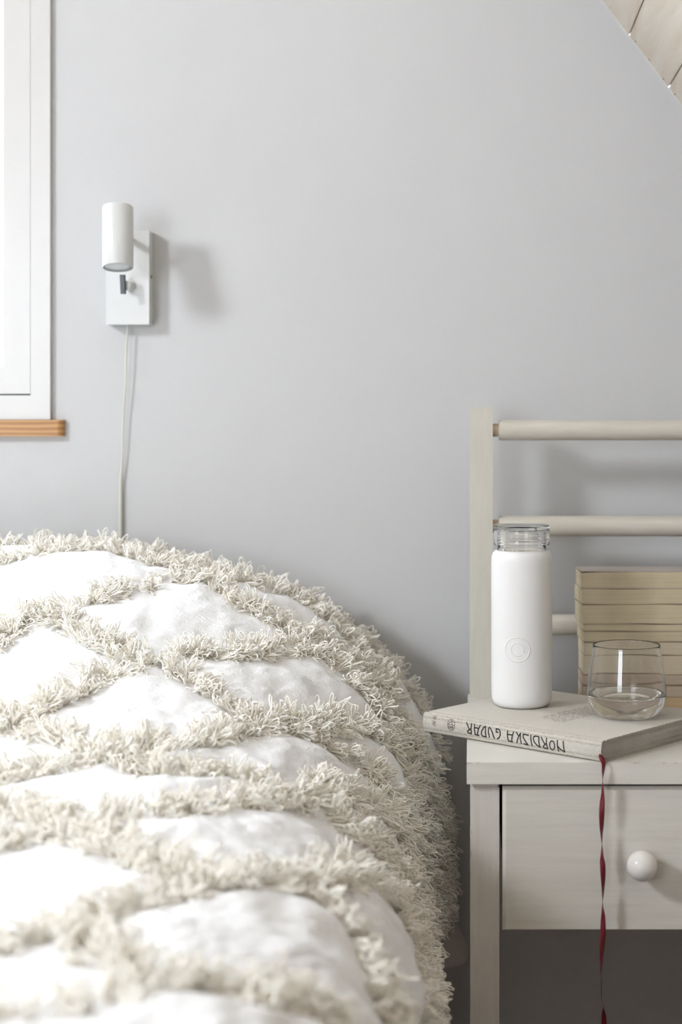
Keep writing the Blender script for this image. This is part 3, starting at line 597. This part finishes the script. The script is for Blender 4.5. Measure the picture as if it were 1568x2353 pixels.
UG, VG, ST = 300, 300, None
us = np.concatenate([np.linspace(-1, 0, 70)[:-1], np.linspace(0, 1, 170)[:-1], np.linspace(1, 2, 50)])
ds = np.concatenate([np.linspace(.30, .8, 50)[:-1], np.linspace(.8, 2.12, 270)])
UU, DD = np.meshgrid(us, ds)
P = surf(UU, DD); nV, nU = UU.shape
def grid_normals(P):
    du = np.gradient(P, axis=1); dv = np.gradient(P, axis=0); n = np.cross(du, dv); n /= np.linalg.norm(n, axis=2, keepdims=True)+1e-12
    return n*np.sign(n[..., 2:3].mean() or 1)
Nn = grid_normals(P)
LINES = [[[-0.89, 1.883], [-0.853, 1.874], [-0.814, 1.892], [-0.776, 1.91], [-0.737, 1.927], [-0.698, 1.945], [-0.661, 1.927], [-0.625, 1.91], [-0.589, 1.892], [-0.554, 1.874], [-0.515, 1.883], [-0.475, 1.901], [-0.435, 1.919], [-0.395, 1.936], [-0.357, 1.936], [-0.322, 1.919], [-0.287, 1.901], [-0.253, 1.883], [-0.217, 1.874], [-0.176, 1.892], [-0.135, 1.91], [-0.093, 1.927], [-0.051, 1.945], [-0.021, 1.958], [0.015, 1.981], [0.053, 2.02], [0.093, 2.048], [0.151, 2.014], [0.209, 1.997], [0.275, 1.996], [0.339, 2.018], [0.399, 2.046], [0.453, 2.049], [0.509, 2.04], [0.565, 2.016], [0.623, 1.992], [0.681, 1.973], [0.737, 1.94], [0.795, 1.914], [0.943, 1.914], [1.091, 1.864], [1.239, 1.914], [1.388, 1.964], [1.536, 1.914], [1.684, 1.864], [1.832, 1.914], [1.98, 1.964]],
[[-0.901, 1.747], [-0.865, 1.765], [-0.828, 1.783], [-0.791, 1.792], [-0.755, 1.774], [-0.72, 1.756], [-0.685, 1.739], [-0.65, 1.721], [-0.613, 1.739], [-0.575, 1.756], [-0.536, 1.774], [-0.498, 1.792], [-0.462, 1.783], [-0.428, 1.765], [-0.395, 1.747], [-0.361, 1.73], [-0.325, 1.73], [-0.286, 1.747], [-0.247, 1.765], [-0.207, 1.783], [-0.168, 1.792], [-0.136, 1.774], [-0.103, 1.756], [-0.071, 1.739], [-0.039, 1.721], [-0.015, 1.756], [0.003, 1.786], [0.047, 1.815], [0.089, 1.839], [0.135, 1.871], [0.181, 1.905], [0.227, 1.942], [0.275, 1.973]],
[[0.275, 1.973], [0.299, 1.957], [0.337, 1.934], [0.379, 1.918], [0.427, 1.918], [0.471, 1.925], [0.517, 1.94], [0.569, 1.949], [0.625, 1.945], [0.673, 1.934], [0.715, 1.927], [0.873, 1.927], [1.031, 1.877], [1.189, 1.927], [1.348, 1.977], [1.506, 1.927], [1.664, 1.877], [1.822, 1.927], [1.98, 1.977]],
[[0.047, 1.815], [0.073, 1.786], [0.099, 1.758], [0.129, 1.739], [0.157, 1.724], [0.187, 1.713]],
[[0.187, 1.713], [0.217, 1.741], [0.253, 1.761], [0.305, 1.782], [0.359, 1.81], [0.415, 1.849], [0.467, 1.882], [0.509, 1.901], [0.557, 1.888], [0.615, 1.884], [0.671, 1.886], [0.729, 1.877], [0.885, 1.877], [1.042, 1.927], [1.198, 1.877], [1.354, 1.827], [1.511, 1.877], [1.667, 1.927], [1.824, 1.877], [1.98, 1.827]],
[[0.187, 1.713], [0.157, 1.695], [0.113, 1.667], [0.065, 1.631], [0.011, 1.598], [-0.023, 1.565], [-0.057, 1.529]],
[[0.225, 1.722], [0.259, 1.702], [0.299, 1.685], [0.337, 1.67], [0.367, 1.652], [0.387, 1.641]],
[[-0.901, 1.552], [-0.869, 1.535], [-0.837, 1.517], [-0.805, 1.499], [-0.773, 1.49], [-0.738, 1.508], [-0.703, 1.526], [-0.668, 1.543], [-0.632, 1.561], [-0.601, 1.543], [-0.571, 1.526], [-0.541, 1.508], [-0.511, 1.49], [-0.477, 1.499], [-0.44, 1.517], [-0.402, 1.535], [-0.364, 1.552], [-0.331, 1.552], [-0.303, 1.535], [-0.275, 1.517], [-0.247, 1.499], [-0.217, 1.49], [-0.178, 1.508], [-0.139, 1.526], [-0.099, 1.543], [-0.059, 1.561], [-0.039, 1.552], [-0.021, 1.537], [-0.001, 1.516], [0.041, 1.492], [0.085, 1.472]],
[[-0.902, 1.421], [-0.871, 1.421], [-0.838, 1.438], [-0.804, 1.456], [-0.77, 1.474], [-0.737, 1.483], [-0.706, 1.465], [-0.676, 1.447], [-0.647, 1.43], [-0.618, 1.412], [-0.583, 1.43], [-0.548, 1.447], [-0.512, 1.465], [-0.476, 1.483], [-0.446, 1.474], [-0.417, 1.456], [-0.389, 1.438], [-0.362, 1.421], [-0.33, 1.421], [-0.293, 1.438], [-0.256, 1.456], [-0.218, 1.474], [-0.183, 1.483], [-0.156, 1.465], [-0.13, 1.447], [-0.104, 1.43], [-0.079, 1.412], [-0.059, 1.423], [-0.035, 1.435], [-0.011, 1.451], [0.031, 1.47], [0.089, 1.485], [0.151, 1.507], [0.217, 1.537], [0.285, 1.568], [0.357, 1.624], [0.429, 1.667], [0.499, 1.719], [0.569, 1.769], [0.647, 1.815], [0.713, 1.843], [0.759, 1.841], [0.799, 1.819], [0.947, 1.819], [1.094, 1.869], [1.242, 1.819], [1.389, 1.769], [1.537, 1.819], [1.685, 1.869], [1.832, 1.819], [1.98, 1.769]],
[[0.085, 1.472], [0.107, 1.451], [0.145, 1.448], [0.195, 1.461], [0.249, 1.477], [0.295, 1.481], [0.351, 1.485], [0.415, 1.488]],
[[0.449, 1.678], [0.501, 1.693], [0.563, 1.711], [0.621, 1.722], [0.687, 1.739], [0.749, 1.754], [0.801, 1.756], [0.948, 1.756], [1.096, 1.806], [1.243, 1.756], [1.39, 1.706], [1.538, 1.756], [1.685, 1.806], [1.833, 1.756], [1.98, 1.706]],
[[-0.893, 1.355], [-0.862, 1.355], [-0.832, 1.338], [-0.802, 1.32], [-0.773, 1.302], [-0.743, 1.293], [-0.711, 1.311], [-0.679, 1.329], [-0.646, 1.346], [-0.613, 1.364], [-0.584, 1.346], [-0.556, 1.329], [-0.528, 1.311], [-0.5, 1.293], [-0.468, 1.302], [-0.434, 1.32], [-0.4, 1.338], [-0.365, 1.355], [-0.334, 1.355], [-0.307, 1.338], [-0.281, 1.32], [-0.254, 1.302], [-0.226, 1.293], [-0.191, 1.311], [-0.155, 1.329], [-0.119, 1.346], [-0.083, 1.364], [-0.067, 1.353], [-0.051, 1.34], [-0.035, 1.321], [-0.021, 1.278], [-0.011, 1.265], [0.009, 1.243], [0.047, 1.225], [0.081, 1.208], [0.115, 1.195]],
[[-0.901, 1.284], [-0.871, 1.267], [-0.841, 1.267], [-0.81, 1.284], [-0.778, 1.302], [-0.746, 1.32], [-0.714, 1.329], [-0.686, 1.311], [-0.657, 1.293], [-0.629, 1.276], [-0.6, 1.258], [-0.568, 1.276], [-0.535, 1.293], [-0.502, 1.311], [-0.468, 1.329], [-0.439, 1.32], [-0.412, 1.302], [-0.385, 1.284], [-0.358, 1.267], [-0.328, 1.267], [-0.294, 1.284], [-0.259, 1.302], [-0.224, 1.32], [-0.191, 1.329], [-0.165, 1.311], [-0.14, 1.293], [-0.114, 1.276], [-0.089, 1.258], [-0.073, 1.271], [-0.053, 1.29], [-0.035, 1.314], [-0.009, 1.334], [0.045, 1.342], [0.129, 1.357], [0.207, 1.384], [0.283, 1.418], [0.353, 1.451], [0.413, 1.483], [0.481, 1.535], [0.551, 1.589], [0.651, 1.643], [0.739, 1.687], [0.803, 1.709], [0.845, 1.691], [0.987, 1.691], [1.129, 1.641], [1.271, 1.691], [1.413, 1.741], [1.554, 1.691], [1.696, 1.641], [1.838, 1.691], [1.98, 1.741]],
[[0.413, 1.483], [0.473, 1.492], [0.537, 1.501], [0.607, 1.527], [0.685, 1.555], [0.775, 1.592], [0.841, 1.594], [0.983, 1.594], [1.126, 1.544], [1.268, 1.594], [1.41, 1.644], [1.553, 1.594], [1.695, 1.544], [1.838, 1.594], [1.98, 1.644]],
[[-0.917, 0.988], [-0.888, 1.006], [-0.859, 1.024], [-0.83, 1.041], [-0.8, 1.041], [-0.772, 1.024], [-0.743, 1.006], [-0.715, 0.988], [-0.686, 0.979], [-0.657, 0.997], [-0.627, 1.015], [-0.597, 1.032], [-0.568, 1.05], [-0.539, 1.032], [-0.511, 1.015], [-0.483, 0.997], [-0.455, 0.979], [-0.426, 0.988], [-0.396, 1.006], [-0.366, 1.024], [-0.335, 1.041], [-0.306, 1.041], [-0.278, 1.024], [-0.251, 1.006], [-0.223, 0.988], [-0.195, 0.979], [-0.165, 0.997], [-0.134, 1.015], [-0.104, 1.032], [-0.073, 1.05], [-0.061, 1.059], [-0.051, 1.069], [-0.033, 1.078], [-0.021, 1.111], [-0.007, 1.141], [0.027, 1.163], [0.071, 1.178], [0.115, 1.193], [0.205, 1.208], [0.299, 1.236], [0.401, 1.278], [0.481, 1.334], [0.559, 1.388], [0.645, 1.44], [0.733, 1.481], [0.797, 1.494], [0.835, 1.462], [0.978, 1.462], [1.121, 1.512], [1.264, 1.462], [1.407, 1.412], [1.551, 1.462], [1.694, 1.512], [1.837, 1.462], [1.98, 1.412]],
[[0.401, 1.278], [0.453, 1.26], [0.491, 1.241], [0.551, 1.238], [0.599, 1.213], [0.649, 1.186], [0.691, 1.141], [0.852, 1.141], [1.013, 1.191], [1.174, 1.141], [1.336, 1.091], [1.497, 1.141], [1.658, 1.191], [1.819, 1.141], [1.98, 1.091]],
[[-0.021, 1.111], [-0.021, 1.078], [-0.021, 1.044], [-0.007, 1.03], [0.025, 1.022], [0.101, 1.005], [0.189, 0.994], [0.273, 0.998], [0.349, 1.02], [0.431, 1.043]],
[[-0.919, 1.0], [-0.89, 0.991], [-0.862, 0.973], [-0.833, 0.955], [-0.804, 0.938], [-0.776, 0.938], [-0.746, 0.955], [-0.717, 0.973], [-0.688, 0.991], [-0.659, 1.0], [-0.63, 0.982], [-0.602, 0.964], [-0.574, 0.947], [-0.546, 0.929], [-0.516, 0.947], [-0.487, 0.964], [-0.457, 0.982], [-0.427, 1.0], [-0.398, 0.991], [-0.371, 0.973], [-0.343, 0.955], [-0.315, 0.938], [-0.286, 0.938], [-0.256, 0.955], [-0.226, 0.973], [-0.196, 0.991], [-0.166, 1.0], [-0.139, 0.982], [-0.112, 0.964], [-0.084, 0.947], [-0.057, 0.929], [-0.035, 0.94], [-0.015, 0.955], [0.009, 0.976], [0.067, 0.983], [0.127, 1.004]],
[[0.349, 1.02], [0.433, 1.03], [0.519, 1.031]],
[[1.955, 0.35], [1.937, 0.38], [1.916, 0.41], [1.902, 0.44], [1.902, 0.47], [1.916, 0.5], [1.937, 0.53], [1.955, 0.56], [1.96, 0.59], [1.95, 0.62], [1.93, 0.65], [1.91, 0.68], [1.9, 0.71], [1.905, 0.74], [1.923, 0.77], [1.944, 0.8], [1.958, 0.83], [1.958, 0.86], [1.944, 0.89], [1.923, 0.92], [1.905, 0.95], [1.9, 0.98], [1.91, 1.01], [1.93, 1.04], [1.95, 1.07], [1.96, 1.1], [1.955, 1.13], [1.937, 1.16], [1.916, 1.19], [1.902, 1.22], [1.902, 1.25], [1.916, 1.28], [1.937, 1.31], [1.955, 1.34], [1.96, 1.37], [1.95, 1.4], [1.93, 1.43], [1.91, 1.46], [1.9, 1.49], [1.905, 1.52], [1.923, 1.55], [1.944, 1.58], [1.958, 1.61], [1.958, 1.64], [1.944, 1.67], [1.923, 1.7], [1.905, 1.73], [1.9, 1.76], [1.91, 1.79], [1.93, 1.82], [1.95, 1.85], [1.96, 1.88], [1.955, 1.91], [1.937, 1.94], [1.916, 1.97], [1.902, 2.0], [1.902, 2.03], [1.916, 2.06], [1.937, 2.09]],
[[1.731, 0.35], [1.603, 0.38], [1.448, 0.41], [1.344, 0.44], [1.344, 0.47], [1.448, 0.5], [1.603, 0.53], [1.731, 0.56], [1.768, 0.59], [1.696, 0.62], [1.55, 0.65], [1.404, 0.68], [1.332, 0.71], [1.369, 0.74], [1.497, 0.77], [1.652, 0.8], [1.756, 0.83], [1.756, 0.86], [1.652, 0.89], [1.497, 0.92], [1.369, 0.95], [1.332, 0.98], [1.404, 1.01], [1.55, 1.04], [1.696, 1.07], [1.768, 1.1], [1.731, 1.13], [1.603, 1.16], [1.448, 1.19], [1.344, 1.22], [1.344, 1.25], [1.448, 1.28], [1.603, 1.31], [1.731, 1.34], [1.768, 1.37], [1.696, 1.4], [1.55, 1.43], [1.404, 1.46], [1.332, 1.49], [1.369, 1.52], [1.497, 1.55], [1.652, 1.58], [1.756, 1.61], [1.756, 1.64], [1.652, 1.67], [1.497, 1.7], [1.369, 1.73], [1.332, 1.76], [1.404, 1.79], [1.55, 1.82], [1.696, 1.85], [1.768, 1.88], [1.731, 1.91], [1.603, 1.94], [1.448, 1.97], [1.344, 2.0], [1.344, 2.03], [1.448, 2.06], [1.603, 2.09]],
[[1.234, 1.25], [1.258, 1.28], [1.203, 1.31], [1.096, 1.34], [0.991, 1.37], [0.941, 1.4], [0.971, 1.43], [1.066, 1.46], [1.178, 1.49], [1.251, 1.52], [1.248, 1.55], [1.171, 1.58], [1.058, 1.61], [0.966, 1.64], [0.942, 1.67], [0.997, 1.7], [1.104, 1.73], [1.209, 1.76], [1.259, 1.79], [1.229, 1.82], [1.134, 1.85], [1.022, 1.88], [0.949, 1.91], [0.952, 1.94], [1.029, 1.97], [1.142, 2.0], [1.234, 2.03], [1.258, 2.06], [1.203, 2.09]],
[[-0.929, 0.4], [-0.9, 0.388], [-0.872, 0.376], [-0.843, 0.365], [-0.815, 0.353], [-0.786, 0.359], [-0.758, 0.371], [-0.729, 0.382], [-0.701, 0.394], [-0.672, 0.394], [-0.644, 0.382], [-0.615, 0.371], [-0.587, 0.359], [-0.558, 0.353], [-0.53, 0.365], [-0.501, 0.376], [-0.473, 0.388], [-0.444, 0.4], [-0.416, 0.388], [-0.387, 0.376], [-0.359, 0.365], [-0.331, 0.353], [-0.302, 0.359], [-0.273, 0.371], [-0.245, 0.382], [-0.216, 0.394], [-0.188, 0.394], [-0.159, 0.382], [-0.131, 0.371], [-0.103, 0.359], [-0.074, 0.353], [-0.046, 0.365], [-0.017, 0.376], [0.1, 0.383], [0.22, 0.371], [0.34, 0.373], [0.46, 0.389], [0.58, 0.41], [0.7, 0.426], [0.82, 0.429], [0.94, 0.418], [1.06, 0.398], [1.18, 0.379], [1.3, 0.37], [1.42, 0.376], [1.54, 0.394], [1.66, 0.415], [1.78, 0.429]],
[[-0.929, 0.55], [-0.9, 0.562], [-0.871, 0.574], [-0.843, 0.585], [-0.814, 0.597], [-0.786, 0.591], [-0.757, 0.579], [-0.729, 0.568], [-0.7, 0.556], [-0.672, 0.556], [-0.643, 0.568], [-0.614, 0.579], [-0.586, 0.591], [-0.557, 0.597], [-0.529, 0.585], [-0.5, 0.574], [-0.472, 0.562], [-0.443, 0.55], [-0.415, 0.562], [-0.386, 0.574], [-0.357, 0.585], [-0.329, 0.597], [-0.3, 0.591], [-0.272, 0.579], [-0.243, 0.568], [-0.215, 0.556], [-0.186, 0.556], [-0.157, 0.568], [-0.129, 0.579], [-0.1, 0.591], [-0.071, 0.597], [-0.043, 0.585], [-0.015, 0.574], [0.1, 0.567], [0.22, 0.579], [0.34, 0.577], [0.46, 0.561], [0.58, 0.54], [0.7, 0.524], [0.82, 0.521], [0.94, 0.532], [1.06, 0.552], [1.18, 0.571], [1.3, 0.58], [1.42, 0.574], [1.54, 0.556], [1.66, 0.535], [1.78, 0.521]],
[[-0.928, 0.7], [-0.9, 0.688], [-0.871, 0.676], [-0.843, 0.665], [-0.814, 0.653], [-0.786, 0.659], [-0.757, 0.671], [-0.728, 0.682], [-0.7, 0.694], [-0.671, 0.694], [-0.643, 0.682], [-0.614, 0.671], [-0.585, 0.659], [-0.557, 0.653], [-0.528, 0.665], [-0.5, 0.676], [-0.471, 0.688], [-0.442, 0.7], [-0.414, 0.688], [-0.385, 0.676], [-0.357, 0.665], [-0.328, 0.653], [-0.3, 0.659], [-0.271, 0.671], [-0.242, 0.682], [-0.213, 0.694], [-0.185, 0.694], [-0.156, 0.682], [-0.128, 0.671], [-0.099, 0.659], [-0.071, 0.653], [-0.042, 0.665], [-0.013, 0.676], [0.1, 0.683], [0.22, 0.671], [0.34, 0.673], [0.46, 0.689], [0.58, 0.71], [0.7, 0.726], [0.82, 0.729], [0.94, 0.718], [1.06, 0.698], [1.18, 0.679], [1.3, 0.67], [1.42, 0.676], [1.54, 0.694], [1.66, 0.715], [1.78, 0.729]],
[[-0.9, 2.075], [-0.85, 2.075], [-0.8, 2.075], [-0.75, 2.075], [-0.7, 2.075], [-0.65, 2.075], [-0.6, 2.075], [-0.55, 2.075], [-0.5, 2.075], [-0.45, 2.075], [-0.4, 2.075], [-0.35, 2.075], [-0.3, 2.075], [-0.25, 2.075], [-0.2, 2.075], [-0.15, 2.075], [-0.1, 2.075], [-0.05, 2.075], [0.0, 2.075], [0.05, 2.075], [0.1, 2.075], [0.15, 2.075], [0.2, 2.075], [0.25, 2.075], [0.3, 2.075], [0.35, 2.075], [0.4, 2.075], [0.45, 2.075], [0.5, 2.075], [0.55, 2.075], [0.6, 2.075], [0.65, 2.075], [0.7, 2.075], [0.75, 2.075], [0.8, 2.075], [0.85, 2.075], [0.9, 2.075]]]
def densify(line, step=.004):
    a = np.array(line, float); d = np.linalg.norm(np.diff(surf(a[:,0], a[:,1]), axis=0), axis=1); out = [a[:1]]
    for i in range(len(a)-1):
        n = max(2, int(d[i]/step)); t = np.linspace(0, 1, n+1)[1:, None]; out.append(a[i]+(a[i+1]-a[i])*t)
    o = np.concatenate(out); k = np.ones(7)/7
    if len(o) > 20:
        p = np.pad(o, ((3,3),(0,0)), mode='edge'); o = np.stack([np.convolve(p[:,j], k, 'valid') for j in (0,1)], 1)
    return o
DL = [densify(l) for l in LINES]
allp = np.concatenate([surf(d[:,0], d[:,1]) for d in DL])
kd = kdtree.KDTree(len(allp))
for i, p in enumerate(allp): kd.insert(p, i)
kd.balance()
flat = P.reshape(-1, 3); dist = np.array([kd.find(p)[2] for p in flat]).reshape(nV, nU)
puff = .008*(1-np.exp(-(dist/.030)**2))
wr = np.array([noise.fractal(Vector((p[0]*5+p[1]*2.5, p[1]*13-p[0]*4, p[2]*6)), 1, 2, 3) for p in flat]).reshape(nV, nU)
wr2 = np.array([noise.noise(Vector((p[0]*38+p[1]*10, p[1]*16-p[0]*14, p[2]*18))) for p in flat]).reshape(nV, nU)
wr3 = np.array([abs(noise.noise(Vector((p[0]*70-p[1]*60, p[1]*30+p[0]*22, p[2]*40)))) for p in flat]).reshape(nV, nU)
disp = puff + (.0070*wr+.0036*wr2+.0034*wr3)*np.clip(dist/.03, .15, 1)
PC = P + Nn*disp[..., None]
blk = empty('tufted_blanket', (-.75, 1.2, .55), 'off-white cotton blanket with shaggy loop tufting in diamond lines over the bed', 'blanket')
me = bpy.data.meshes.new('cloth')
idx = np.arange(nV*nU).reshape(nV, nU)
faces = np.stack([idx[:-1,:-1], idx[:-1,1:], idx[1:,1:], idx[1:,:-1]], -1).reshape(-1, 4)
def np_mesh(me, V, F):
    k = F.shape[1]; me.vertices.add(len(V)); me.vertices.foreach_set('co', V.astype(np.float32).ravel())
    me.loops.add(F.size); me.loops.foreach_set('vertex_index', F.astype(np.int32).ravel())
    me.polygons.add(len(F)); me.polygons.foreach_set('loop_start', np.arange(0, F.size, k, dtype=np.int32)); me.polygons.foreach_set('loop_total', np.full(len(F), k, np.int32))
    me.update(calc_edges=True); me.validate()
np_mesh(me, PC.reshape(-1, 3), faces)
cl = finish('cloth', me, M['cloth'], blk, True)
md = cl.modifiers.new('s', 'SOLIDIFY'); md.thickness = .003; md.offset = -1

# loops of yarn
def interp(A, u, d):
    fu = np.interp(u, us, np.arange(nU)); fd = np.interp(d, ds, np.arange(nV))
    iu = np.clip(fu.astype(int), 0, nU-2); iv = np.clip(fd.astype(int), 0, nV-2); a = (fu-iu)[:,None]; b = (fd-iv)[:,None]
    return (A[iv,iu]*(1-a)+A[iv,iu+1]*a)*(1-b)+(A[iv+1,iu]*(1-a)+A[iv+1,iu+1]*a)*b
PER = 13.0                                          # clumps per centimetre of line / 10
rootu, rootd, acr, side = [], [], [], []
R_, N_, S_, A_c = [], [], [], []
for d in DL:
    p3 = surf(d[:,0], d[:,1]); seg = np.linalg.norm(np.diff(p3, axis=0), axis=1); s = np.concatenate([[0], np.cumsum(seg)]); Ltot = s[-1]
    nc = int(Ltot*400)
    ss = rng.uniform(0, Ltot, nc); u = np.interp(ss, s, d[:,0]); dd = np.interp(ss, s, d[:,1])
    base = interp(PC, u, dd); n = interp(Nn, u, dd); n /= np.linalg.norm(n, axis=1, keepdims=True)
    ss2 = np.clip(ss+.004, 0, Ltot); b2 = interp(PC, np.interp(ss2, s, d[:,0]), np.interp(ss2, s, d[:,1])); b1 = interp(PC, np.interp(np.clip(ss-.004,0,Ltot), s, d[:,0]), np.interp(np.clip(ss-.004,0,Ltot), s, d[:,1]))
    t = b2-b1; t /= np.linalg.norm(t, axis=1, keepdims=True)+1e-9
    c = np.cross(n, t); w = rng.uniform(-1, 1, nc)
    R_.append(base+c*(w*.0120)[:,None]); N_.append(n); S_.append(t); A_c.append(c*w[:,None])
R_, N_, S_, A_c = map(np.concatenate, (R_, N_, S_, A_c))
PR = np.stack([1085+R_[:,0]*3700/R_[:,1], 950+(.91-R_[:,2])*3700/R_[:,1]], 1)
near_view = (PR[:,0] > -250) & (PR[:,0] < 1400) & (PR[:,1] < 2600)
keep = near_view | (rng.random(len(R_)) < .45)      # the far side of the bed carries a thinner pile
R_, N_, S_, A_c = R_[keep], N_[keep], S_[keep], A_c[keep]
K = 6                                            # loops in a clump
nc = len(R_)
lean = rng.normal(0, .42, (nc, 3)); H0 = rng.uniform(.015, .023, nc)
root = np.repeat(R_, K, 0)+rng.normal(0, .0021, (nc*K, 3)); nrm = np.repeat(N_, K, 0)
root -= nrm*(np.einsum('ij,ij->i', root-np.repeat(R_, K, 0), nrm)+.001)[:,None]
dirv = nrm*1.0+np.repeat(lean, K, 0)+np.repeat(A_c, K, 0)*.75+rng.normal(0, .17, (nc*K, 3)); dirv[:,2] -= .28
dn = np.einsum('ij,ij->i', dirv, nrm); dirv += nrm*np.maximum(0, .45-dn)[:,None]
dirv /= np.linalg.norm(dirv, axis=1, keepdims=True)
sd = np.repeat(rng.normal(0, 1, (nc, 3)), K, 0)+rng.normal(0, .8, (nc*K, 3)); sd -= dirv*np.einsum('ij,ij->i', sd, dirv)[:,None]; sd /= np.linalg.norm(sd, axis=1, keepdims=True)
Hh = np.repeat(H0, K)*rng.uniform(.75, 1.2, nc*K); Wd = rng.uniform(.0022, .0046, nc*K)
curl = np.repeat(rng.normal(0, .0035, (nc, 3)), K, 0)+rng.normal(0, .0035, (nc*K, 3)); curl[:,2] -= .0035
NP = 10; th = np.linspace(0, PI, NP)
hh = np.sin(th)**.85; xx = np.cos(th)*np.sin(th)*1.7
C = root[:,None,:] + dirv[:,None,:]*(Hh[:,None]*hh)[...,None] + sd[:,None,:]*(Wd[:,None]*xx)[...,None] + curl[:,None,:]*(hh**2)[None,:,None]
wv = rng.normal(0, 1, (n0 := nc*K, 3)); wv /= np.linalg.norm(wv, axis=1, keepdims=True); phs = rng.uniform(0, 2*PI, n0); fr = rng.uniform(2.2, 4.2, n0)
C += wv[:,None,:]*(np.sin(th[None,:]*fr[:,None]+phs[:,None])*hh[None,:]*rng.uniform(.0006, .0022, n0)[:,None])[...,None]
C += rng.normal(0, .0002, C.shape)
T = np.gradient(C, axis=1); T /= np.linalg.norm(T, axis=2, keepdims=True)+1e-12
B = np.cross(dirv, sd)[:,None,:]*np.ones((1,NP,1)); B -= T*np.einsum('ijk,ijk->ij', B, T)[...,None]; B /= np.linalg.norm(B, axis=2, keepdims=True)+1e-12
Q = np.cross(T, B); rad = np.repeat(rng.uniform(.0006, .00095, nc*K)[:,None], NP, 1)
SD = 3
V = np.stack([C + (B*math.cos(2*PI*k/SD)+Q*math.sin(2*PI*k/SD))*rad[...,None] for k in range(SD)], 2).reshape(-1, 3)
n = nc*K; base = (np.arange(n)*NP*SD)[:,None,None]; i = (np.arange(NP-1)*SD)[None,:,None]; k = np.arange(SD)[None,None,:]; k2 = (k+1) % SD
F = np.stack([base+i+k, base+i+k2, base+i+SD+k2, base+i+SD+k], -1).reshape(-1, 4)
me = bpy.data.meshes.new('loop_tufting'); np_mesh(me, V, F)
tf = finish('loop_tufting', me, M['yarn'], blk, True); tag(tf, 'cream shaggy yarn loops in diamond lines', kind='stuff')
print('loops', n, 'tris', len(F)*2)
